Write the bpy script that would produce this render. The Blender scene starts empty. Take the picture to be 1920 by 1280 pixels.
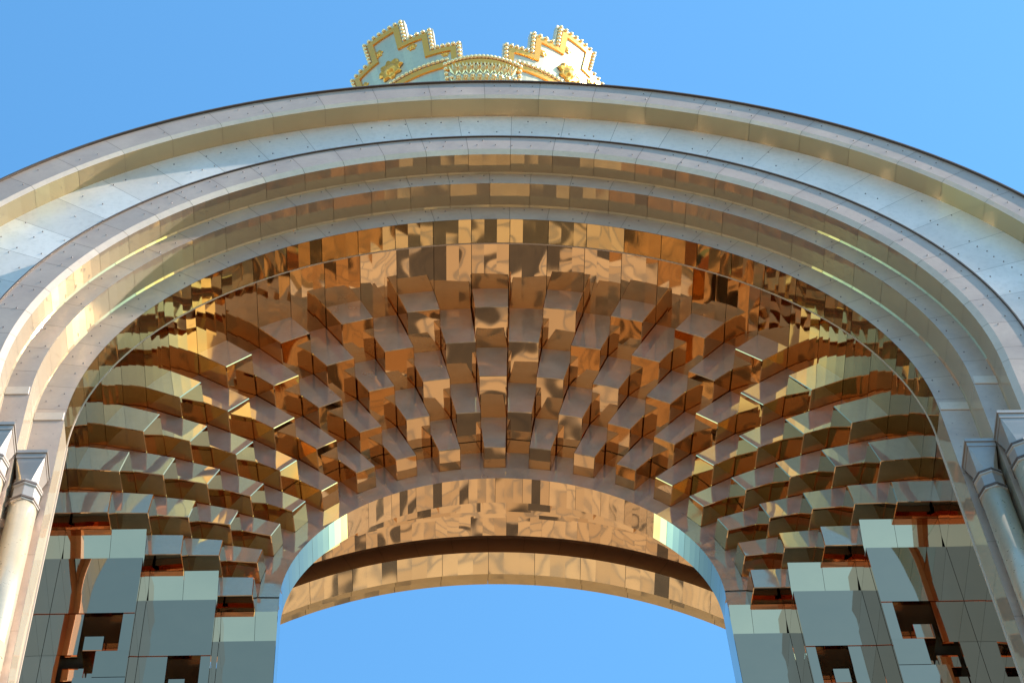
import bpy, bmesh, math, random
from mathutils import Vector, Matrix
random.seed(7)
PI = math.pi
scene = bpy.context.scene
COL = scene.collection
ZS = 26.67            # height of the arch springing above the plaza
ST = math.radians(5.68)   # angular width of one vault sector
S0 = PI / 2

# ------------------------------------------------------------------ helpers
class MB:
    """collects faces, then links them as one mesh object"""
    def __init__(self):
        self.v = []; self.f = []; self.m = []
    def poly(self, pts, m=0):
        i = len(self.v)
        self.v += [tuple(p) for p in pts]
        self.f.append(tuple(range(i, i + len(pts)))); self.m.append(m)
    def grid(self, rows, m=0):
        i = len(self.v); n = len(rows[0])
        for r in rows: self.v += [tuple(p) for p in r]
        for a in range(len(rows) - 1):
            for b in range(n - 1):
                k = i + a * n + b
                self.f.append((k, k + 1, k + n + 1, k + n)); self.m.append(m)
    def hexa(self, p, m=0, front=None):
        i = len(self.v)
        self.v += [tuple(q) for q in p]
        for n, f in enumerate(((0, 1, 2, 3), (7, 6, 5, 4), (0, 4, 5, 1), (1, 5, 6, 2), (2, 6, 7, 3), (3, 7, 4, 0))):
            self.f.append(tuple(i + k for k in f)); self.m.append(m if n or front is None else front)
    def box(self, x0, x1, y0, y1, z0, z1, m=0):
        self.hexa([(x0, y0, z0), (x1, y0, z0), (x1, y1, z0), (x0, y1, z0),
                   (x0, y0, z1), (x1, y0, z1), (x1, y1, z1), (x0, y1, z1)], m)
    def lathe(self, cx, cy, prof, n=24, m=0, cap=True):
        rows = []
        for r, z in prof:
            rows.append([(cx + r * math.cos(2 * PI * k / n), cy + r * math.sin(2 * PI * k / n), z) for k in range(n)])
        i = len(self.v)
        for r in rows: self.v += r
        for a in range(len(rows) - 1):
            for b in range(n):
                c = (b + 1) % n
                self.f.append((i + a * n + b, i + a * n + c, i + (a + 1) * n + c, i + (a + 1) * n + b)); self.m.append(m)
        if cap:
            self.f.append(tuple(i + k for k in range(n - 1, -1, -1))); self.m.append(m)
            j = i + (len(rows) - 1) * n
            self.f.append(tuple(j + k for k in range(n))); self.m.append(m)
    def build(self, name, mats, parent=None, bevel=0, smooth=False):
        me = bpy.data.meshes.new(name)
        me.from_pydata(self.v, [], self.f)
        mats = mats if isinstance(mats, (list, tuple)) else [mats]
        for x in mats: me.materials.append(x)
        me.polygons.foreach_set('material_index', self.m)
        me.polygons.foreach_set('use_smooth', [smooth] * len(self.f))
        me.update()
        if bevel:
            bm = bmesh.new(); bm.from_mesh(me)
            bmesh.ops.recalc_face_normals(bm, faces=bm.faces)
            bmesh.ops.bevel(bm, geom=bm.edges[:], offset=bevel, segments=1, affect='EDGES', profile=.5)
            bm.to_mesh(me); bm.free()
        o = bpy.data.objects.new(name, me)
        COL.objects.link(o)
        if parent is not None: o.parent = parent
        return o

def ap(R, a, y, z0=ZS):
    """point of the arch at angle a (0 = right springing, PI = left)"""
    return (R * math.cos(a), y, z0 + R * math.sin(a))

# ------------------------------------------------------------------ materials
def new_mat(name):
    m = bpy.data.materials.new(name); m.use_nodes = True
    nt = m.node_tree; nt.nodes.clear()
    out = nt.nodes.new('ShaderNodeOutputMaterial')
    b = nt.nodes.new('ShaderNodeBsdfPrincipled')
    nt.links.new(b.outputs[0], out.inputs[0])
    return m, nt, b
def N(nt, t, **kw):
    n = nt.nodes.new(t)
    for k, v in kw.items(): setattr(n, k, v)
    return n
def mathn(nt, op, a, b=None):
    n = N(nt, 'ShaderNodeMath', operation=op)
    for i, x in enumerate((a, b)):
        if x is None: continue
        if isinstance(x, (int, float)): n.inputs[i].default_value = x
        else: nt.links.new(x, n.inputs[i])
    return n.outputs[0]
def mixc(nt, fac, a, b, mode='MIX'):
    n = N(nt, 'ShaderNodeMix', data_type='RGBA', blend_type=mode)
    for s, x in ((0, fac), (6, a), (7, b)):
        if isinstance(x, (int, float)): n.inputs[s].default_value = x
        elif isinstance(x, tuple): n.inputs[s].default_value = (*x, 1) if len(x) == 3 else x
        else: nt.links.new(x, n.inputs[s])
    return n.outputs[2]
def noise(nt, scale, detail=2, rough=.5, w=None, vec=None, dist=0):
    n = N(nt, 'ShaderNodeTexNoise', noise_dimensions='4D' if w is not None else '3D')
    n.inputs['Scale'].default_value = scale; n.inputs['Detail'].default_value = detail
    n.inputs['Roughness'].default_value = rough; n.inputs['Distortion'].default_value = dist
    if w is not None: nt.links.new(w, n.inputs['W'])
    if vec is not None: nt.links.new(vec, n.inputs['Vector'])
    return n
def ramp(nt, fac, stops):
    r = N(nt, 'ShaderNodeValToRGB')
    el = r.color_ramp.elements
    while len(el) < len(stops): el.new(.5)
    for e, (p, c) in zip(el, stops):
        e.position = p; e.color = (*c, 1) if len(c) == 3 else c
    nt.links.new(fac, r.inputs[0])
    return r.outputs[0]
def island(nt):
    return N(nt, 'ShaderNodeNewGeometry').outputs['Random Per Island']
def pos(nt):
    return N(nt, 'ShaderNodeNewGeometry').outputs['Position']

def tilted_normal(nt, amount, wave, wscale, fine=0.0):
    """each panel sits a little out of true and is slightly dented, like real thin mirror sheet"""
    g = N(nt, 'ShaderNodeNewGeometry')
    wn = N(nt, 'ShaderNodeTexWhiteNoise', noise_dimensions='1D')
    nt.links.new(mathn(nt, 'MULTIPLY', g.outputs['Random Per Island'], 977.0), wn.inputs['W'])
    s1 = N(nt, 'ShaderNodeVectorMath', operation='SUBTRACT'); nt.links.new(wn.outputs['Color'], s1.inputs[0]); s1.inputs[1].default_value = (.5, .5, .5)
    s2 = N(nt, 'ShaderNodeVectorMath', operation='SCALE'); nt.links.new(s1.outputs[0], s2.inputs[0]); s2.inputs['Scale'].default_value = amount
    nz = noise(nt, wscale, 1.5, .45, w=mathn(nt, 'MULTIPLY', g.outputs['Random Per Island'], 60.0), vec=g.outputs['Position'])
    w1 = N(nt, 'ShaderNodeVectorMath', operation='SUBTRACT'); nt.links.new(nz.outputs['Color'], w1.inputs[0]); w1.inputs[1].default_value = (.5, .5, .5)
    w2 = N(nt, 'ShaderNodeVectorMath', operation='SCALE'); nt.links.new(w1.outputs[0], w2.inputs[0]); w2.inputs['Scale'].default_value = wave
    a1 = N(nt, 'ShaderNodeVectorMath', operation='ADD'); nt.links.new(s2.outputs[0], a1.inputs[0]); nt.links.new(w2.outputs[0], a1.inputs[1])
    a2 = N(nt, 'ShaderNodeVectorMath', operation='ADD'); nt.links.new(a1.outputs[0], a2.inputs[0]); nt.links.new(g.outputs['Normal'], a2.inputs[1])
    nn = N(nt, 'ShaderNodeVectorMath', operation='NORMALIZE'); nt.links.new(a2.outputs[0], nn.inputs[0])
    return nn.outputs[0]

def mirror_mat(name, ca, cb, rough=.04, tilt=.05, wave=.12, wscale=1.3, metallic=1.0):
    m, nt, b = new_mat(name)
    ri = island(nt)
    c = mixc(nt, ri, ca, cb)
    sm = noise(nt, 3.0, 5, .65, vec=pos(nt))
    nt.links.new(mixc(nt, mathn(nt, 'MULTIPLY', sm.outputs[0], .22), c, (.30, .22, .14)), b.inputs['Base Color'])
    b.inputs['Metallic'].default_value = metallic
    r2 = noise(nt, 5.0, 4, .6, vec=pos(nt))
    nt.links.new(mathn(nt, 'ADD', mathn(nt, 'MULTIPLY', r2.outputs[0], rough), rough * .5), b.inputs['Roughness'])
    nt.links.new(tilted_normal(nt, tilt, wave, wscale), b.inputs['Normal'])
    return m

def satin_mat(name, ca, cb, metallic, rough, tilt=.03, wave=.06):
    m, nt, b = new_mat(name)
    ri = island(nt)
    mott = noise(nt, 1.6, 4, .6, vec=pos(nt), dist=.6)
    c = mixc(nt, ramp(nt, mott.outputs[0], [(.35, (0, 0, 0)), (.65, (1, 1, 1))]), ca, cb)
    c = mixc(nt, mathn(nt, 'MULTIPLY', ri, .30), c, (.33, .26, .22))
    st = noise(nt, 14, 5, .7, vec=pos(nt))
    c = mixc(nt, mathn(nt, 'MULTIPLY', ramp(nt, st.outputs[0], [(.48, (0, 0, 0)), (.75, (1, 1, 1))]), .25), c, (.25, .21, .19))
    nt.links.new(c, b.inputs['Base Color'])
    b.inputs['Metallic'].default_value = metallic
    nt.links.new(mathn(nt, 'ADD', mathn(nt, 'MULTIPLY', st.outputs[0], .2), rough - .1), b.inputs['Roughness'])
    nt.links.new(tilted_normal(nt, tilt, wave, 1.1), b.inputs['Normal'])
    return m

GOLD = mirror_mat('mirror_gold_sheet', (.76, .495, .26), (.64, .395, .195), .03, .06, .12, 1.3)
ENTRY = mirror_mat('entrance_gold_sheet', (.74, .49, .21), (.62, .40, .16), .03, .05, .09, 1.2, .93)
REAR = mirror_mat('pale_gold_sheet', (.86, .64, .36), (.80, .57, .31), .03, .03, .06, 1.0)
FRONT = mirror_mat('filmed_gold_front', (.75, .465, .275), (.66, .395, .225), .04, .07, .13, 1.3)
_nt = FRONT.node_tree      # a dusty film dulls the upright faces that catch the rain
_b = next(n for n in _nt.nodes if n.type == 'BSDF_PRINCIPLED'); _o = next(n for n in _nt.nodes if n.type == 'OUTPUT_MATERIAL')
_d = N(_nt, 'ShaderNodeBsdfDiffuse'); _d.inputs[0].default_value = (.50, .41, .345, 1)
_n = noise(_nt, 2.2, 5, .65, vec=pos(_nt)); _x = N(_nt, 'ShaderNodeMixShader')
_nt.links.new(mathn(_nt, 'ADD', mathn(_nt, 'MULTIPLY', _n.outputs[0], .34), .15), _x.inputs[0])
_nt.links.new(_b.outputs[0], _x.inputs[1]); _nt.links.new(_d.outputs[0], _x.inputs[2]); _nt.links.new(_x.outputs[0], _o.inputs[0])
GOLDFLAT = mirror_mat('flat_mirror_sheet', (.80, .42, .22), (.74, .38, .19), .03, .03, .05, .7)
SOFF = mirror_mat('brushed_gold_soffit', (.46, .31, .12), (.39, .25, .09), .07, .05, .10, 1.4)
_nt = SOFF.node_tree       # part polished, part brushed
_b = next(n for n in _nt.nodes if n.type == 'BSDF_PRINCIPLED'); _o = next(n for n in _nt.nodes if n.type == 'OUTPUT_MATERIAL')
_d = N(_nt, 'ShaderNodeBsdfDiffuse'); _d.inputs[0].default_value = (.94, .74, .54, 1)
_x = N(_nt, 'ShaderNodeMixShader'); _x.inputs[0].default_value = .21
_nt.links.new(_b.outputs[0], _x.inputs[1]); _nt.links.new(_d.outputs[0], _x.inputs[2]); _nt.links.new(_x.outputs[0], _o.inputs[0])
SATIN = satin_mat('satin_rose_cladding', (.48, .335, .25), (.39, .265, .20), .28, .42)
PALE = satin_mat('pale_satin_cladding', (.70, .62, .56), (.62, .55, .49), .18, .34)
BEV = satin_mat('polished_edge_trim', (.62, .46, .34), (.56, .41, .30), .15, .36)
POLISH = mirror_mat('polished_gold_flank', (.88, .72, .48), (.84, .66, .42), .06, .02, .03, 1.0)
STEEL = satin_mat('grey_steel_capital', (.36, .30, .25), (.28, .235, .20), .38, .38)
SHAFT = satin_mat('brushed_gold_shaft', (.62, .49, .33), (.55, .43, .28), .45, .3, .02, .02)
def plain(name, c, rough=.6, metallic=0.0, var=.3):
    m, nt, b = new_mat(name)
    n = noise(nt, 9, 4, .6, vec=pos(nt))
    nt.links.new(mixc(nt, mathn(nt, 'MULTIPLY', n.outputs[0], var), c, tuple(x * .5 for x in c)), b.inputs['Base Color'])
    b.inputs['Roughness'].default_value = rough; b.inputs['Metallic'].default_value = metallic
    return m
DARK = plain('dark_band_and_shadow', (.095, .062, .045), .55, .3)  # edge shadow lines put into the cap colour; also the collar bands
RIVET = plain('dull_rivet_metal', (.20, .17, .16), .5, .5)
JOINT = plain('shadowed_joint_backing', (.14, .10, .08), .8)
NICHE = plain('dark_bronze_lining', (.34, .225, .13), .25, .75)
SHADE = plain('shadow_brown_groove', (.34, .20, .115), .5, .2)  # brown stands in for the shadow band inside the rear groove
DUST = plain('dusty_ledge_top', (.16, .14, .12), .7)
STONE = plain('warm_stone_cladding', (.50, .42, .34), .7)
CGOLD = plain('yellow_gold_casting', (.90, .40, .06), .3, .6, .15)
CPEARL = plain('pale_gold_bead', (.92, .70, .36), .22, .55, .1)
CFIELD = satin_mat('silvered_crown_field', (.74, .58, .36), (.68, .53, .32), .92, .46, .02, .04)

# ------------------------------------------------------------------ the monument
arch = bpy.data.objects.new('monument_arch', None); COL.objects.link(arch)
arch['label'] = 'tall gold-panelled arch with concentric stepped rims and a half dome of mirrored gold blocks'
arch['category'] = 'arch'

def ring_band(mb, prof, n, m, gap=.005, a0=0.0, a1=PI, sub=3, phase=0.0):
    """panels of an arch band: prof is two (R, y) points"""
    (Ra, ya), (Rb, yb) = prof
    st = (a1 - a0) / n
    for k in range(-1, n + 1):
        lo = max(a0, a0 + (k + phase) * st); hi = min(a1, a0 + (k + 1 + phase) * st)
        if hi - lo < .004: continue
        g = gap / max(Ra, Rb) / 2
        rows = []
        for i in range(sub + 1):
            a = lo + g + (hi - lo - 2 * g) * i / sub
            rows.append([ap(Ra, a, ya), ap(Rb, a, yb)])
        mb.grid(rows, m)
def legs_band(mb, prof, m, z1=0.0, z0=-ZS + .02, step=1.35, gap=.005, dR=0.0, first=None):
    """the same band carried down both jambs"""
    (Ra, ya), (Rb, yb) = prof
    for s in (-1, 1):
        z = z1
        h = first or step
        while z > z0 + .05:
            zn = max(z0, z - h)
            mb.poly([(s * Ra, ya, ZS + z - gap / 2), (s * Rb, yb, ZS + z - gap / 2),
                     (s * Rb, yb, ZS + zn + gap / 2), (s * Ra, ya, ZS + zn + gap / 2)], m)
            z = zn; h = step
def profile(name, segs, mats, parent=arch, back=True, rivets=None, legs=True, phase=0.0, jamb_in=0.0):
    """segs: (p, q, number of panels, material)"""
    mb = MB()
    for p, q, n, m in segs:
        ring_band(mb, (p, q), n, m, phase=phase)
        if legs:
            d = jamb_in
            legs_band(mb, ((p[0], p[1] + d), (q[0], q[1] + d)), m)
    if back:          # dark backing just behind the panels so the joints read as thin lines
        for p, q, n, m in segs:
            dx, dy = q[0] - p[0], q[1] - p[1]
            L = math.hypot(dx, dy); nx, ny = -dy / L, dx / L
            if ny < 0 or (abs(ny) < 1e-6 and nx < 0): nx, ny = -nx, -ny
            o = .014
            P = (p[0] + nx * o, p[1] + ny * o); Q = (q[0] + nx * o, q[1] + ny * o)
            rows = [[ap(P[0], PI * i / 96, P[1]), ap(Q[0], PI * i / 96, Q[1])] for i in range(97)]
            mb.grid(rows, len(mats) - 1)
            if legs:
                for s in (-1, 1):
                    mb.poly([(s * P[0], P[1], ZS), (s * Q[0], Q[1], ZS), (s * Q[0], Q[1], .03), (s * P[0], P[1], .03)], len(mats) - 1)
    if rivets:
        for (R, y, n, rr, off) in rivets:
            for k in range(n):
                if random.random() < .5: continue
                a = PI * (k + off) / n + random.uniform(-.004, .004)
                c = Vector(ap(R + random.uniform(-.015, .015), a, y))
                mm = len(mats) - 2
                pts0 = [c + Vector((rr * math.cos(t * PI / 3), 0, rr * math.sin(t * PI / 3))) for t in range(6)]
                pts1 = [c + Vector((rr * .7 * math.cos(t * PI / 3), -.010, rr * .7 * math.sin(t * PI / 3))) for t in range(6)]
                mb.poly(pts1, mm)
                for t in range(6): mb.poly([pts0[t], pts0[(t + 1) % 6], pts1[(t + 1) % 6], pts1[t]], mm)
            if legs:
                for s in (-1, 1):
                    z = -.3
                    while z > -8:
                        c = Vector((s * R, y, ZS + z)); mm = len(mats) - 2
                        mb.poly([c + Vector((rr * .8 * math.cos(t * PI / 3), -.010, rr * .8 * math.sin(t * PI / 3))) for t in range(6)], mm)
                        z -= PI * R / n
    return mb.build(name, mats, parent)

# outer rim: face, chamfer, soffit; the extrados closes the back
RIM_Y = -.60
profile('outer_rim', [((8.06, RIM_Y), (7.66, RIM_Y), 32, 0), ((7.66, RIM_Y), (7.60, RIM_Y + .035), 32, 1), ((7.60, RIM_Y + .035), (7.60, -.30), 32, 2)],
        [SATIN, BEV, SOFF, RIVET, JOINT], rivets=[(7.95, RIM_Y, 96, .0095, .5), (7.78, RIM_Y, 96, .0095, .2)])
profile('recessed_band', [((7.615, -.30), (6.075, -.30), 32, 0)], [PALE, RIVET, JOINT],
        rivets=[(7.40, -.30, 96, .011, .5), (7.05, -.30, 128, .011, .3), (6.68, -.30, 96, .011, .8), (6.30, -.30, 128, .011, .1)], phase=.5)
mb = MB()
mb.grid([[ap(8.06, PI * i / 96, RIM_Y), ap(8.06, PI * i / 96, 2.7), ap(8.06, PI * i / 96, 6.2)] for i in range(97)])
for s in (-1, 1): mb.poly([(s * 8.06, RIM_Y, ZS), (s * 8.06, 6.2, ZS), (s * 8.06, 6.2, .02), (s * 8.06, RIM_Y, .02)])
mb.build('outer_shell', STONE, arch)
def shadow_cap(name, R, y0, y1, t):  # thin cap strip, its dark colour stands for the shadow along the edge
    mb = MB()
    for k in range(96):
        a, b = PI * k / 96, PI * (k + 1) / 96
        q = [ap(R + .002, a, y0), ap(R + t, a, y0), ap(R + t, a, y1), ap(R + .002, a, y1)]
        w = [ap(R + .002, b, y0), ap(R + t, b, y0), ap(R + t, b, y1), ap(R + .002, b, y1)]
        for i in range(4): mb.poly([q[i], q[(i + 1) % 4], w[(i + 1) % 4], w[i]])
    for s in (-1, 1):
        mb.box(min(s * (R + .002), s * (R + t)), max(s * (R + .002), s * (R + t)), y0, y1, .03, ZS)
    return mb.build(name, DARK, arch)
shadow_cap('rim_shadow_cap', 8.06, RIM_Y - .03, RIM_Y + .25, .028)

D_Y = -.67
profile('outer_moulding', [((6.09, D_Y), (5.73, D_Y), 32, 0), ((5.73, D_Y), (5.655, D_Y + .045), 32, 1), ((5.655, D_Y + .045), (5.655, -.37), 32, 3)],
        [SATIN, BEV, PALE, SOFF, RIVET, JOINT], rivets=[(6.0, D_Y, 80, .0095, .4), (5.84, D_Y, 80, .0095, .6)], phase=.5)
mb = MB(); 
for k in range(-1, 33):      # thin sheets that dish inwards between their fixings and throw streaks of sunlight
    lo = max(0, (k + .5) * PI / 32); hi = min(PI, (k + 1.5) * PI / 32)
    if hi - lo < .01: continue
    sag = random.uniform(.010, .024); rows = []
    for i in range(13):
        t = i / 12; a = lo + .001 + (hi - lo - .002) * t; d = sag * (1 - (2 * t - 1) ** 2)
        rows.append([ap(6.088 - d, a, -.29), ap(6.088 - d, a, D_Y + .062)])
    mb.grid(rows)
legs_band(mb, ((6.088, -.29), (6.088, D_Y + .062)), 0)
mb.build('moulding_flank', POLISH, arch, smooth=True)
shadow_cap('moulding_shadow_cap', 6.09, D_Y - .02, D_Y + .06, .02)
profile('middle_moulding', [((5.70, -.344), (5.362, -.344), 32, 0), ((5.362, -.344), (5.362, -.03), 32, 1)], [SATIN, SOFF, RIVET, JOINT],
        rivets=[(5.58, -.344, 64, .0095, .3), (5.44, -.344, 64, .0095, .8)])
profile('inner_moulding', [((5.41, 0), (5.0, 0), 32, 0)], [SATIN, RIVET, JOINT],
        rivets=[(5.28, 0, 64, .0095, .3), (5.09, 0, 64, .0095, .7)], phase=.5)
def fillet(name, R, y0, y1):
    mb = MB(); ring_band(mb, ((R, y0), (R - .015, y1)), 32, 0, gap=.006); legs_band(mb, ((R, y0), (R - .015, y1)), 0)
    return mb.build(name, SOFF, arch)
fillet('gold_fillet', 5.655, -.37, -.346)
fillet('gold_fillet', 5.362, -.03, -.002)
# spring blocks where the curved bands sit on the straight jambs
for s in (-1, 1):
    mb = MB()
    mb.box(min(s * 5.012, s * 5.35), max(s * 5.012, s * 5.35), -.012, .2, ZS + .0, ZS + .17)
    mb.build('spring_block', BEV, arch, bevel=.006)
    mb = MB()
    mb.box(min(s * 5.374, s * 5.645), max(s * 5.374, s * 5.645), -.356, -.1, ZS + .0, ZS + .17)
    mb.build('spring_block', BEV, arch, bevel=.006)

# soffit at the mouth of the vault
mb = MB()
ring_band(mb, ((5.0, .003), (5.0, .35)), 31, 0, gap=.008)
legs_band(mb, ((5.0, .003), (5.0, .35)), 1, step=1.6)
o = mb.build('entrance_soffit', [ENTRY, SOFF], arch)
mb = MB()
for k in range(96):
    a, b = PI * k / 96, PI * (k + 1) / 96
    P = [(4.992, .352), (4.992, .366), (5.06, .366), (5.06, .352)]
    for i in range(4):
        p, q = P[i], P[(i + 1) % 4]
        mb.poly([ap(p[0], a, p[1]), ap(q[0], a, q[1]), ap(q[0], b, q[1]), ap(p[0], b, p[1])])
for s in (-1, 1):
    mb.box(min(s * 4.985, s * 5.06), max(s * 4.985, s * 5.06), .352, .375, .03, ZS - .002)
mb.build('vault_trim', BEV, arch)

# ------------------------------------------------------------------ stepped mirror vault
ZB = -.28                       # underside level of the lowest course
def bound(R, k):
    """boundary between sectors; k = 0.5 is the right hand side of the crown sector, measured clockwise"""
    a = S0 - k * ST
    if abs(k) > 16.2:
        return (math.copysign(R, k), ZS + ZB)
    if a >= 0 and a <= PI: return (R * math.cos(a), ZS + R * math.sin(a))
    if a < 0: return (R, ZS + a * R)
    return (-R, ZS - (a - PI) * R)
def block(k, R0, R1, y0, y1, slope=.0875):
    g = .002
    p = []
    for y in (y0, y1):
        for (R, kk) in ((R0, k - .5), (R0, k + .5), (R1, k + .5), (R1, k - .5)):
            x, z = bound(R + (.026 - slope * (y - y0) if R == R0 else 0), kk)
            p.append([x, y, z])
    # a hairline joint towards the neighbours
    for q in (0, 4):
        for a, b in ((0, 1), (3, 2)):
            A, B = p[q + a], p[q + b]
            dx, dz = B[0] - A[0], B[2] - A[2]; L = math.hypot(dx, dz)
            ux, uz = dx / L * g, dz / L * g
            A[0] += ux; A[2] += uz; B[0] -= ux; B[2] -= uz
    mb = MB(); mb.hexa(p, 0, 1)
    return mb
EVEN = [(1.06, 4.52, 5.16), (1.65, 3.72, 4.517), (2.24, 2.92, 3.717)]
ODD = [(1.355, 4.12, 5.16), (1.945, 3.32, 4.117)]
def tilt_block(o):
    # mounted by hand: fractions of a degree out of line
    c = sum((v.co for v in o.data.vertices), Vector()) / len(o.data.vertices)
    R = Matrix.Rotation(random.gauss(0, .0025), 4, 'X') @ Matrix.Rotation(random.gauss(0, .0025), 4, 'Z') @ Matrix.Rotation(random.gauss(0, .002), 4, 'Y')
    d = Vector((0, random.gauss(0, .004), 0))
    for v in o.data.vertices: v.co = R @ (v.co - c) + c + d
def yend(rows, j): return 2.60
for k in range(-16, 17):
    rows = EVEN if k % 2 == 0 else ODD
    for j, (y, r, R) in enumerate(rows):
        o = block(k, r, R, y, yend(rows, j)).build('vault_block', [GOLD, FRONT], arch, bevel=.008)
        tilt_block(o)
# drum between the trim and the first blocks
mb = MB()
for k in range(-15, 16):
    x0 = k - .5; x1 = k + .5
    rows = []
    for i in range(4):
        a = S0 - (x0 + (x1 - x0) * i / 3) * ST
        e = .0007 if i == 0 else (-.0007 if i == 3 else 0)
        rows.append([ap(5.05, a - e, .375), ap(5.05, a - e, .87), ap(5.05, a - e, 1.5)])
    mb.grid(rows)
for s in (-1, 1):
    za = ZS + 5.05 * math.sin(S0 - 15.5 * ST); mb.poly([(s * 5.05, .375, za), (s * 5.05, 1.5, za), (s * 5.05, 1.5, ZS + ZB), (s * 5.05, .375, ZS + ZB)])
mb.build('vault_drum', GOLD, arch)
# inner arch: face, soffit, back face
mb = MB()
for k in range(-15, 16):
    y = 2.54 if k % 2 else 2.555
    rows = []
    for i in range(4):
        a = S0 - (k - .5 + i / 3) * ST
        rows.append([ap(3.36, a, y), ap(2.92, a, y)])
    mb.grid(rows)
    rows = [[ap(2.915, S0 - (k - .5 + i / 3) * ST, 2.532), ap(2.66, S0 - (k - .5 + i / 3) * ST, 2.532)] for i in range(4)]
    mb.grid(rows)
for s in (-1, 1):
    x, z = bound(3.36, 15.5); x2, z2 = bound(2.66, 15.5)
    mb.poly([(s * x, 2.545, z), (s * x2, 2.545, z2), (s * 2.66, 2.545, ZS + ZB), (s * 3.36, 2.545, ZS + ZB)])
mb.build('inner_arch_face', FRONT, arch)
mb = MB()
ring_band(mb, ((2.66, 2.532), (2.66, 2.90)), 24, 0, gap=.004)
legs_band(mb, ((2.66, 2.532), (2.66, 2.90)), 0, step=2.1, gap=.006)
mb.build('inner_arch_soffit', GOLD, arch)

# backing shells so that no daylight passes the joints
mb = MB()
mb.grid([[ap(5.22, PI * i / 64, .35), ap(5.22, PI * i / 64, 2.72)] for i in range(65)])
mb.grid([[ap(5.22, PI * i / 64, 2.72), ap(2.70, PI * i / 64, 2.72)] for i in range(65)])
mb.build('vault_core', JOINT, arch)

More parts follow.
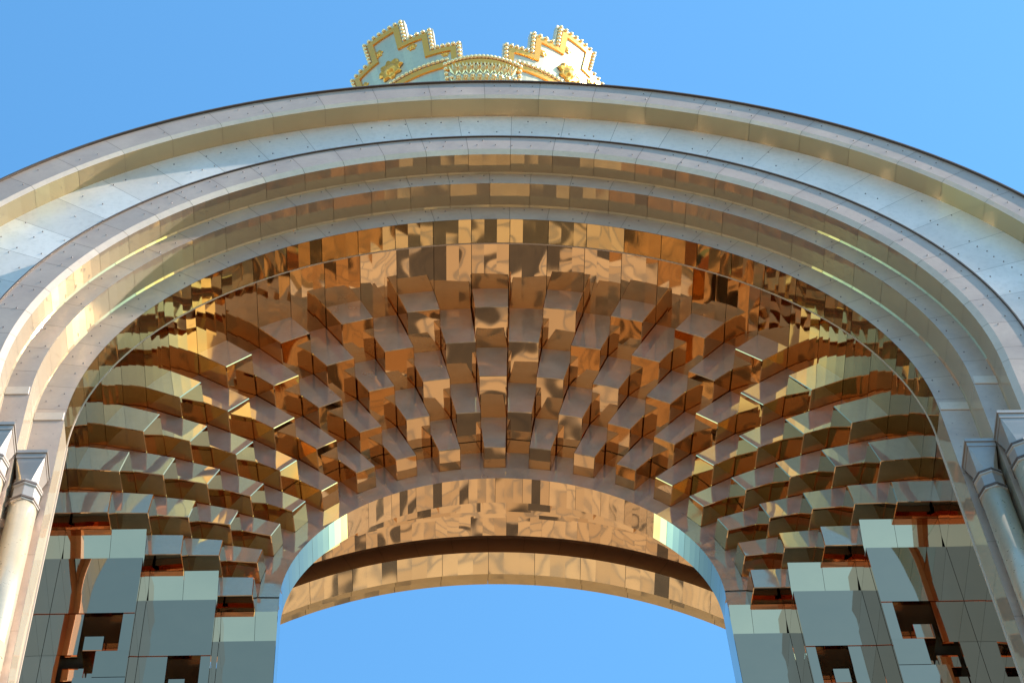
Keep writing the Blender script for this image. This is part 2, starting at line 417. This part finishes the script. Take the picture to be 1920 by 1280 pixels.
# ------------------------------------------------------------------ jamb walls below the vault
def jamb(s):
    def X(r): return s * r
    # side wall of the mouth
    mb = MB()
    z = ZB
    for h in (.52, 1.06, .9, 1.06, 1.06, 1.06, 2, 3, 4, 5, 6):
        z2 = max(z - h, -ZS + .02)
        mb.poly([(X(5.05), .36, ZS + z - .004), (X(5.05), 1.37, ZS + z - .004), (X(5.05), 1.37, ZS + z2 + .004), (X(5.05), .36, ZS + z2 + .004)])
        z = z2
    mb.build('side_mirror_panel', GOLDFLAT, arch)
    for (ro, ri, y, ynext) in ((5.05, 4.12, 1.355, 1.945), (4.12, 3.32, 1.945, 2.535), (3.32, 2.66, 2.535, 2.9)):
        mb = MB()
        w = ro - ri; y2 = y + .45
        def plate(a, b, z0, z1, yy=y):
            """mirror plate between radii a > b, from z0 down to z1, with a folded return edge"""
            lo, hi = min(X(a), X(b)) + .003, max(X(a), X(b)) - .003
            mb.hexa([(lo, yy, ZS + z1 + .003), (hi, yy, ZS + z1 + .003), (hi, yy + .05, ZS + z1 + .003), (lo, yy + .05, ZS + z1 + .003),
                     (lo, yy, ZS + z0 - .003), (hi, yy, ZS + z0 - .003), (hi, yy + .05, ZS + z0 - .003), (lo, yy + .05, ZS + z0 - .003)])
        lo, hi = min(X(ro), X(ri)) + .003, max(X(ro), X(ri)) - .003
        for (la, lb) in ((ro, ro - (.53 if ro > 5 else .40)), (ro - (.53 if ro > 5 else .40), ri)):
            la, lb = min(X(la), X(lb)) + .002, max(X(la), X(lb)) - .002
            mb.hexa([(la, y + .11, ZS - .787), (lb, y + .11, ZS - .787), (lb, y + .16, ZS - .787), (la, y + .16, ZS - .787),
                     (la, y - .06, ZS + ZB - .004), (lb, y - .06, ZS + ZB - .004), (lb, y + .06, ZS + ZB - .004), (la, y + .06, ZS + ZB - .004)])
        lg = MB()
        lg.poly([(lo, y + .061, ZS + ZB - .006), (hi, y + .061, ZS + ZB - .006), (hi, min(y + 1.1, 2.88), ZS + ZB - .006), (lo, min(y + 1.1, 2.88), ZS + ZB - .006)])
        lg2 = MB(); lg2.poly([(lo, y + .03, ZS - .795), (hi, y + .03, ZS - .795), (hi, y + .3, ZS - .795), (lo, y + .3, ZS - .795)])
        plate(ro, ri, -.79, -1.86, y - .008)
        for base in (0, -4.2):
            f = w / .93
            # outer strip, stepping outwards as it goes down
            plate(ro, ro - .38 * f, base - 1.86, base - 2.62)
            plate(ro, ro - .20 * f, base - 2.62, base - 3.45)
            # inner strip, following the stair of the niche
            plate(ri + .13 * f, ri, base - 1.86, base - 2.55)
            plate(ri + .36 * f, ri, base - 2.55, base - 3.02, y - .004)
            plate(ri + .56 * f, ri, base - 3.02, base - 3.45)
            plate(ro, ri, base - 3.45, base - 4.4, y - .006)
            plate(ro, ri, base - 4.4, base - 6.06)
        plate(ro, ri, -10.26, -ZS + .02)
        # return wall
        z = ZB
        for h in () if ri < 3 else (.52, 1.06, 1.6, 1.06, 1.06, 2, 3, 4, 5, 6, 6):
            z2 = max(z - h, -ZS + .02)
            mb.poly([(X(ri), y + .052, ZS + z - .004), (X(ri), ynext, ZS + z - .004), (X(ri), ynext, ZS + z2 + .004), (X(ri), y + .052, ZS + z2 + .004)])
            z = z2
        panel = mb.build('stepped_mirror_panel', GOLDFLAT, arch, bevel=0)
        lg.build('ledge', DUST, panel); lg2.build('ledge', DUST, panel)
        # niches with their cascade of small boxes
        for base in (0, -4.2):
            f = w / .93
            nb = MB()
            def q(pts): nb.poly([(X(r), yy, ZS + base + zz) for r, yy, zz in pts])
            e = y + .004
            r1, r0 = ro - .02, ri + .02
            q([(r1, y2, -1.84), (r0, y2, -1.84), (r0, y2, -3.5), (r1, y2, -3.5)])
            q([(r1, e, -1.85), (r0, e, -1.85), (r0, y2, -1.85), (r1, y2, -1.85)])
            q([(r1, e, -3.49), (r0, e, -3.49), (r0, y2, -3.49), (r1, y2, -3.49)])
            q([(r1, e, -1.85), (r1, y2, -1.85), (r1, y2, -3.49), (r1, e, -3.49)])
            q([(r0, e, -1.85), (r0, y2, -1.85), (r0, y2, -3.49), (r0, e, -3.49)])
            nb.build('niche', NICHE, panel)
            for (ra, rb, za, zb, yy) in ((.40, .62, -2.14, -2.40, .10), (.62, .80, -2.05, -2.32, .26), (.22, .46, -2.72, -2.94, .10), (.46, .64, -2.62, -2.86, .24)):
                bb = MB()
                lo, hi = min(X(ro - ra * f), X(ro - rb * f)), max(X(ro - ra * f), X(ro - rb * f))
                bb.box(lo, hi, y + yy, y2 + .01, ZS + base + zb, ZS + base + za)
                bb.build('niche_block', GOLDFLAT, panel, bevel=.006)
            bb = MB()
            lo, hi = min(X(ro - .36 * f), X(ro - .20 * f)), max(X(ro - .36 * f), X(ro - .20 * f))
            bb.box(lo, hi, y + .06, y2 + .01, ZS + base - 3.35, ZS + base - 3.16)
            bb.build('niche_block', GOLDFLAT, panel, bevel=.006)
for s in (-1, 1): jamb(s)

# ------------------------------------------------------------------ rear half of the passage
mb = MB()
MID = 2.716
for k in range(-15, 16):
    rows = EVEN if k % 2 == 0 else ODD
    prev = 5.12
    for j, (y, r, R) in enumerate(rows):
        yb0 = 2 * MID - y; yb1 = 2 * MID - yend(rows, j)
        b = block(k, r, R, yb1, yb0, 0)
        i = len(mb.v); mb.v += b.v; mb.f += [tuple(i + q for q in f) for f in b.f]; mb.m += b.m
for k in range(-15, 16):
    rows = [[ap(5.05, S0 - (k - .498 + .996 * i / 3) * ST, y) for y in (3.9, 4.45, 5.0)] for i in range(4)]
    mb.grid(rows)
    rows = [[ap(3.36, S0 - (k - .5 + i / 3) * ST, 2.90), ap(2.66, S0 - (k - .5 + i / 3) * ST, 2.90)] for i in range(4)]
    mb.grid(rows)
for s in (-1, 1):
    for (ra, rb, ya) in ((2.66, 3.32, 2.905), (3.32, 4.12, 3.49), (4.12, 5.05, 4.08)):
        mb.poly([(s * ra, ya, ZS), (s * rb, ya, ZS), (s * rb, ya, .03), (s * ra, ya, .03)])
        mb.poly([(s * rb, ya, ZS), (s * rb, 5.0, ZS), (s * rb, 5.0, .03), (s * rb, ya, .03)])
mb.build('rear_vault', [GOLD, FRONT], arch)
mb = MB()
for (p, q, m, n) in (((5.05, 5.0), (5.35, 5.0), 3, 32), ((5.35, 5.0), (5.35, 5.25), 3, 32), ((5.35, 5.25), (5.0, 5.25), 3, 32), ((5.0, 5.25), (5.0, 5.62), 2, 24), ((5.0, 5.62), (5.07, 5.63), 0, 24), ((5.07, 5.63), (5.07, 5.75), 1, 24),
                     ((5.07, 5.75), (5.15, 5.76), 1, 24), ((5.15, 5.76), (5.15, 5.90), 1, 24), ((5.15, 5.90), (8.06, 6.20), 1, 32)):
    ring_band(mb, (p, q), n, m, gap=.006)
    legs_band(mb, (p, q), m)
mb.build('rear_moulding', [GOLD, SOFF, REAR, SHADE], arch)

# ------------------------------------------------------------------ engaged columns in the corners of the jambs
for (cx, cy, zt) in ((5.185, -.185, -1.18), (5.515, -.52, -1.14)):
    for s in (-1, 1):
        x = s * cx
        mb = MB()
        mb.lathe(x, cy, [(.150, .05), (.150, ZS + zt - 3.4), (.147, ZS + zt - 3.395), (.150, ZS + zt - 3.39), (.150, ZS + zt - .98)], 32, 0)
        col = mb.build('engaged_column', SHAFT, arch, smooth=True)
        mb = MB()
        z1 = ZS + zt
        h = .160
        mb.box(x - h, x + h, cy - h, cy + h, z1 - .16, z1)                       # abacus
        mb.box(x - h - .012, x + h + .012, cy - h - .012, cy + h + .012, z1 - .075, z1 - .035)
        # bell that curves in from the square to the neck
        prof = [(1.0, -.16), (.97, -.24), (.90, -.34), (.82, -.45), (.78, -.58)]
        rows = []
        for fct, dz in prof:
            r = h * fct - .006; t = (dz + .16) / -.42; c = r * (.02 + .55 * t)
            rows.append([(x + u, cy + w, z1 + dz) for u, w in ((-r + c, -r), (r - c, -r), (r, -r + c), (r, r - c), (r - c, r), (-r + c, r), (-r, r - c), (-r, -r + c), (-r + c, -r))])
        mb.grid(rows)
        mb.build('capital', STEEL, col, bevel=0)
        mb = MB()
        mb.lathe(x, cy, [(.150, z1 - .985), (.172, z1 - .97), (.172, z1 - .90), (.158, z1 - .885), (.158, z1 - .70), (.176, z1 - .685), (.176, z1 - .60), (.14, z1 - .575)], 8, 0)
        mb.build('collar', STEEL, col, bevel=.004)
        for zz in (z1 - .93, z1 - .645):
            mb = MB()
            mb.lathe(x, cy, [(.174, zz - .02), (.181, zz - .016), (.181, zz + .016), (.174, zz + .02)], 8, 0)
            mb.build('collar_band', DARK, col)

# ------------------------------------------------------------------ the crown on top
crown = bpy.data.objects.new('crown_ornament', None); COL.objects.link(crown)
CY = 2.7
crown.location = (0, CY, ZS + 8.07)
crown['label'] = 'beaded gold crown with stepped merlons standing on top of the arch'
crown['category'] = 'crown'
CB = 8.07
def cr(z): return 2.2 + .30 * (z - 11.58)
def cp(a, z, off=0.0):
    """crown point in the crown's own space: angle a in degrees (0 faces the viewer), z above the springing"""
    r = cr(z) + off; t = math.radians(a)
    return (r * math.sin(t), -r * math.cos(t), z - CB)
MER = [-35.0, 39.8, 111.0, 182.0, 253.2]
LV = [(9.1, 12.82), (19.0, 12.38), (29.4, 11.94)]
DIP = 11.58; ZLOW = 10.2
def top_at(a):
    for c in MER:
        d = abs((a - c + 180) % 360 - 180)
        for w, z in LV:
            if d < w: return z
    return DIP
cuts = set()
for c in MER:
    for w, z in LV: cuts |= {round((c - w) % 360, 3), round((c + w) % 360, 3)}
cuts = sorted(cuts)
mb = MB()
TH = .10
for i, a in enumerate(cuts):
    b = cuts[(i + 1) % len(cuts)]
    if b < a: b += 360
    n = max(1, int((b - a) / 3)); zt = top_at((a + b) / 2)
    for j in range(n):
        p, q = a + (b - a) * j / n, a + (b - a) * (j + 1) / n
        mb.poly([cp(p, ZLOW), cp(q, ZLOW), cp(q, zt), cp(p, zt)])
        mb.poly([cp(p, ZLOW, -TH), cp(q, ZLOW, -TH), cp(q, zt, -TH), cp(p, zt, -TH)])
        mb.poly([cp(p, zt), cp(q, zt), cp(q, zt, -TH), cp(p, zt, -TH)], 1)
    z2 = top_at(b + 1); lo, hi = min(zt, z2), max(zt, z2)
    mb.poly([cp(b, lo), cp(b, hi), cp(b, hi, -TH), cp(b, lo, -TH)], 1)
mb.lathe(0, 0, [(1.80, .0), (1.80, 1.2), (cr(ZLOW), ZLOW - CB)], 64, 0, cap=False)
mb.build('crown_wall', [CFIELD, CPEARL], crown)
def edge_path(c):
    """outline of one merlon, left foot to right foot"""
    P = [(c - LV[2][0], DIP)]
    for i in (2, 1, 0):
        P.append((c - LV[i][0], LV[i][1]))
        if i: P.append((c - LV[i - 1][0], LV[i][1]))
    for i in (0, 1, 2):
        P.append((c + LV[i][0], LV[i][1]))
        if i < 2: P.append((c + LV[i + 1][0], LV[i][1])) if False else P.append((c + LV[i][0], LV[i + 1][1]))
    P.append((c + LV[2][0], DIP))
    return P
def merlon_outline(c):
    (w1, z1), (w2, z2), (w3, z3) = LV
    return [(c - w3, DIP), (c - w3, z3), (c - w2, z3), (c - w2, z2), (c - w1, z2), (c - w1, z1),
            (c + w1, z1), (c + w1, z2), (c + w2, z2), (c + w2, z3), (c + w3, z3), (c + w3, DIP)]
def densify(path, step_deg=2.0):
    out = [path[0]]
    for (a0, z0), (a1, z1) in zip(path, path[1:]):
        n = max(1, int(abs(a1 - a0) / step_deg))
        for i in range(1, n + 1): out.append((a0 + (a1 - a0) * i / n, z0 + (z1 - z0) * i / n))
    return out
def inset(path, d, c):
    """shift a merlon outline inwards by d metres"""
    o = []
    da = math.degrees(d / 2.3)
    for a, z in path:
        o.append((a + da if a < c else a - da, z - d if z > DIP + .01 else z - d))
    return o
def strip(mb, A, B, off, m=0, thick=.03):
    """raised moulding between two outlines"""
    for i in range(len(A) - 1):
        a, b, c2, d = A[i], A[i + 1], B[i + 1], B[i]
        mb.poly([cp(*a, off), cp(*b, off), cp(*c2, off), cp(*d, off)], m)
        mb.poly([cp(*d, off), cp(*c2, off), cp(*c2, .001), cp(*d, .001)], m)
        mb.poly([cp(*a, off), cp(*b, off), cp(*b, .001), cp(*a, .001)], m)
def bead(mb, a, z, r, off):
    c = Vector(cp(a, z, off)); n1, n2 = 8, 5
    i0 = len(mb.v)
    for u in range(n2 + 1):
        for v in range(n1):
            th = PI * u / n2; ph = 2 * PI * v / n1
            mb.v.append(tuple(c + Vector((r * math.sin(th) * math.cos(ph), r * math.sin(th) * math.sin(ph), r * math.cos(th)))))
    for u in range(n2):
        for v in range(n1):
            w = (v + 1) % n1
            mb.f.append((i0 + u * n1 + v, i0 + u * n1 + w, i0 + (u + 1) * n1 + w, i0 + (u + 1) * n1 + v)); mb.m.append(0)
def beads_along(path, step, r, off):
    mb = MB()
    pts = [(a, z, math.radians(a) * 2.3) for a, z in path]
    first = True
    for p, q in zip(path, path[1:]):
        n = max(1, int(abs(q[0] - p[0]) / 2)); vert = abs(q[0] - p[0]) < .01; e = .6 if vert else 0; ez = 0 if vert else .02
        for i in range(n):
            u = [p[0] + (q[0] - p[0]) * (i + t) / n for t in (0, 1)]; w = [p[1] + (q[1] - p[1]) * (i + t) / n for t in (0, 1)]
            mb.poly([cp(u[0] - e, w[0] - ez, .012), cp(u[1] - e, w[1] - ez, .012), cp(u[1] + e, w[1] + ez, .012), cp(u[0] + e, w[0] + ez, .012)])
    for (a0, z0, x0), (a1, z1, x1) in zip(pts, pts[1:]):
        L = math.hypot(x1 - x0, z1 - z0); n = max(1, int(round(L / step)))
        for i in range(0 if first else 1, n + 1):
            t = i / n; bead(mb, a0 + (a1 - a0) * t, z0 + (z1 - z0) * t, r, off)
        first = False
    return mb
for ci, c in enumerate(MER):
    out = merlon_outline(c)
    beads_along(inset(out, .05, c), .092, .034, .03).build('bead_string', CPEARL, crown, smooth=True)
    mb = MB(); A = densify(inset(out, .095, c)); B = densify(inset(out, .185, c))
    A = []; B = []
    ia, ib = inset(out, .095, c), inset(out, .185, c)
    for (p0, p1), (q0, q1) in zip(zip(ia, ia[1:]), zip(ib, ib[1:])):
        n = max(1, int(abs(p1[0] - p0[0]) / 2))
        for i in range(n + 1):
            t = i / n
            A.append((p0[0] + (p1[0] - p0[0]) * t, p0[1] + (p1[1] - p0[1]) * t)); B.append((q0[0] + (q1[0] - q0[0]) * t, q0[1] + (q1[1] - q0[1]) * t))
    strip(mb, A, B, .028)
    mb.build('gold_moulding', CGOLD, crown)
    # sunk arch band that runs across the foot of the merlon
    mb = MB(); path = [(c - 23 + i * 46 / 24, 11.50) for i in range(25)]
    strip(mb, path, [(a, z - .10) for a, z in path], .028); mb.build('gold_moulding', CGOLD, crown)
    beads_along([(a, z + .05) for a, z in path], .115, .038, .03).build('bead_string', CPEARL, crown, smooth=True)
    # rosettes and the big flower medallion
    def rosette(a, z, r, name, petals):
        mb = MB(); n = petals * 6
        o = Vector(cp(a, z, .0)); t = math.radians(a)
        ux = Vector((math.cos(t), math.sin(t), 0)); nn = Vector((math.sin(t), -math.cos(t), -.29)).normalized(); uz = nn.cross(ux) * -1
        if uz.z < 0: uz = -uz
        rings = [(1.0, .004), (.86, .05), (.62, .018), (.42, .06), (.2, .075)]
        rows = []
        for f, h in rings:
            row = []
            for k in range(n + 1):
                ph = 2 * PI * k / n; w = 1 + (.16 * math.cos(petals * ph) if f > .5 else 0)
                row.append(o + ux * (r * f * w * math.cos(ph)) + uz * (r * f * w * math.sin(ph)) + nn * (h * r / .2))
            rows.append(row)
        mb.grid(rows); mb.poly(rows[-1][:-1])
        mb.build(name, CGOLD, crown, smooth=True)
    rosette(c - 3.5, 12.38, .075, 'rosette', 6)
    rosette(c + 10.0, 12.12, .075, 'rosette', 6)
    rosette(c - 13.5, 11.98, .075, 'rosette', 6)
    rosette(c - .5, 11.86, .20, 'flower_medallion', 8)
    rosette(c + 22.5, 11.72, .06, 'rosette', 6)
# low curtain walls between the merlons: beaded top and a relief panel
for i in range(5):
    c0 = MER[i] + 22; c1 = (MER[(i + 1) % 5] + (360 if i == 4 else 0)) - 22
    if c1 < c0: c1 += 360
    cm = (c0 + c1) / 2; hw = (c1 - c0) / 2
    path = [(cm - hw + 2 * hw * t / 20, DIP - .03 - .10 * abs(t / 20 - .5) ** 2 * 4) for t in range(21)]
    beads_along(path, .10, .040, .03).build('bead_string', CPEARL, crown, smooth=True)
    mb = MB(); strip(mb, [(a, z - .05) for a, z in path], [(a, z - .15) for a, z in path], .028); mb.build('gold_moulding', CGOLD, crown)
    for a in (cm - hw, cm + hw):
        beads_along([(a, 11.34), (a, 10.4)], .10, .036, .03).build('bead_string', CPEARL, crown, smooth=True)
    # relief of leaves
    mb = MB()
    for k in range(9):
        a = cm + (k - 4) * hw / 5.2
        for zz, l in ((11.26, .17), (11.00, .17), (10.72, .2)):
            for d in (-1.1, -.4, .4, 1.1):
                base = (a, zz - .08); tip = (a + d * 1.9, zz + l * (1 - .25 * abs(d)))
                mid = ((base[0] + tip[0]) / 2, (base[1] + tip[1]) / 2)
                mb.poly([cp(*base, .01), cp(mid[0] + .8, mid[1], .012), cp(*tip, .045), cp(mid[0] - .8, mid[1], .012)])
                mb.poly([cp(*base, .01), cp(*mid, .06), cp(*tip, .05), cp(mid[0] + .9, mid[1], .002)])
    mb.build('leaf_relief', CPEARL, crown)
    beads_along([(cm - hw + 2, 11.13), (cm + hw - 2, 11.13)], .12, .036, .03).build('bead_string', CPEARL, crown, smooth=True)

# ------------------------------------------------------------------ ground
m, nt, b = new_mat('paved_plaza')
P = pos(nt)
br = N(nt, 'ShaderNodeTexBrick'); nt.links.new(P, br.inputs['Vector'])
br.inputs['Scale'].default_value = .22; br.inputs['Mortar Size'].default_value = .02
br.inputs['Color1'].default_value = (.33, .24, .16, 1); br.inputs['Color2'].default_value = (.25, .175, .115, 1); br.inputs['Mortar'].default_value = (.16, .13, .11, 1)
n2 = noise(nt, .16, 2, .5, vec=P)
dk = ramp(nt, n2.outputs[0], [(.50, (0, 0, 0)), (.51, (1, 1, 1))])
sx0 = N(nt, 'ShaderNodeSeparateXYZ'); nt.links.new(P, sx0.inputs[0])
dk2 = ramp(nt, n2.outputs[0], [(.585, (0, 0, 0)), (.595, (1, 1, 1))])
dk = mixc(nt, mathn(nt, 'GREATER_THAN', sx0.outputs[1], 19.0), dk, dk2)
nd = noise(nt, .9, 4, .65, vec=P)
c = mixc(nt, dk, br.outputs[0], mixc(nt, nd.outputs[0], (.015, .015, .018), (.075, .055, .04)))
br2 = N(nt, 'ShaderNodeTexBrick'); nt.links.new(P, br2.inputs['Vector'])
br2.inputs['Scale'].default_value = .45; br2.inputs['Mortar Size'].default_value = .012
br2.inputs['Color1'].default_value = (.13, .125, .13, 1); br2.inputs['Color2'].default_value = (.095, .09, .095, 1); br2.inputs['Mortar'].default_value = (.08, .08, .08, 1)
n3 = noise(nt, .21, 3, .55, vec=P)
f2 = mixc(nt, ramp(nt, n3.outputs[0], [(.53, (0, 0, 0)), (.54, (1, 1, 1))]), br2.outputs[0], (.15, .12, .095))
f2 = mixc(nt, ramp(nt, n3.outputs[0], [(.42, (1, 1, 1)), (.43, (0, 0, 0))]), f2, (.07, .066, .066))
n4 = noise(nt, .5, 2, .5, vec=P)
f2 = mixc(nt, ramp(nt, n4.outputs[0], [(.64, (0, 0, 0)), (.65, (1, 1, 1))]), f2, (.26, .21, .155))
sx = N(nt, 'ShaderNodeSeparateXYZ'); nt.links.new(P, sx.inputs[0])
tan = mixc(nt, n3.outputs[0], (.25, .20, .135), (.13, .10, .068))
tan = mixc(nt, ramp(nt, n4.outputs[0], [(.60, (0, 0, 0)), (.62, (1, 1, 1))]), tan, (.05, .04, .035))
f2 = mixc(nt, mathn(nt, 'GREATER_THAN', sx.outputs[1], -16.5), f2, tan)  # grey and tan zones, out of view, coloured for what the mirrored blocks reflect
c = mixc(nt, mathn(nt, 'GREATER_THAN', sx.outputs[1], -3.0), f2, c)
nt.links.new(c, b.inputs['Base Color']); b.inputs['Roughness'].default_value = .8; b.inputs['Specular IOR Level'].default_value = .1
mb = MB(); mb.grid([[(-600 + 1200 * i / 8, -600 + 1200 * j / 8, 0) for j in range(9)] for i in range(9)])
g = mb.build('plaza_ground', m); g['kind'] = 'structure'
g['label'] = 'unseen paved plaza around the arch, colour zones made up for the mirrors to reflect'

# ------------------------------------------------------------------ light, sky, camera
SUN = Vector((6.0, -1.0, 4.8)).normalized()
w = bpy.data.worlds.new('World'); scene.world = w; w.use_nodes = True
nt = w.node_tree; nt.nodes.clear()
sky = N(nt, 'ShaderNodeTexSky', sky_type='NISHITA')
sky.sun_disc = False
sky.sun_elevation = math.asin(SUN.z)
sky.sun_rotation = math.atan2(SUN.x, SUN.y)
sky.altitude = 800; sky.air_density = 1.0; sky.dust_density = .6; sky.ozone_density = 2.2
bg = N(nt, 'ShaderNodeBackground'); bg.inputs[1].default_value = .15
ow = N(nt, 'ShaderNodeOutputWorld')
hs = N(nt, 'ShaderNodeHueSaturation'); hs.inputs['Saturation'].default_value = 1.06
nt.links.new(mixc(nt, 1.0, sky.outputs[0], (.69, .99, 1.0), 'MULTIPLY'), hs.inputs['Color']); nt.links.new(hs.outputs[0], bg.inputs[0]); nt.links.new(bg.outputs[0], ow.inputs[0])
sl = bpy.data.lights.new('sun', 'SUN'); sl.energy = 5.0; sl.angle = math.radians(.5); sl.color = (1, .95, .86)
so = bpy.data.objects.new('sun', sl); COL.objects.link(so)
so.rotation_euler = SUN.to_track_quat('Z', 'Y').to_euler()

f, pt, yw, rl, cx, D, H = 4804.571607494848, 1.0572674624852247, 0.08041901023577565, -0.08056968766446385, -1.0643445074712978, 15.057646902939176, 25.065850524288457
cam = bpy.data.cameras.new('camera'); co = bpy.data.objects.new('camera', cam); COL.objects.link(co)
cam.sensor_width = 36; cam.lens = f / 1920 * 36; cam.clip_end = 3000
r_ = Vector((math.cos(yw), -math.sin(yw), 0)); h_ = Vector((math.sin(yw), math.cos(yw), 0))
F_ = h_ * math.cos(pt) + Vector((0, 0, math.sin(pt))); U_ = -h_ * math.sin(pt) + Vector((0, 0, math.cos(pt)))
R2 = r_ * math.cos(rl) + U_ * math.sin(rl); U2 = -r_ * math.sin(rl) + U_ * math.cos(rl)
M = Matrix(((R2.x, U2.x, -F_.x, cx), (R2.y, U2.y, -F_.y, -D), (R2.z, U2.z, -F_.z, ZS - H), (0, 0, 0, 1)))
co.matrix_world = M
scene.camera = co
vs = scene.view_settings; vs.view_transform = 'Standard'; vs.look = 'None'; vs.exposure = 1.5; vs.gamma = 1
cy = scene.cycles
cy.max_bounces = 14; cy.glossy_bounces = 12; cy.diffuse_bounces = 5
cy.use_denoising = True; cy.sample_clamp_indirect = 10; cy.blur_glossy = .12
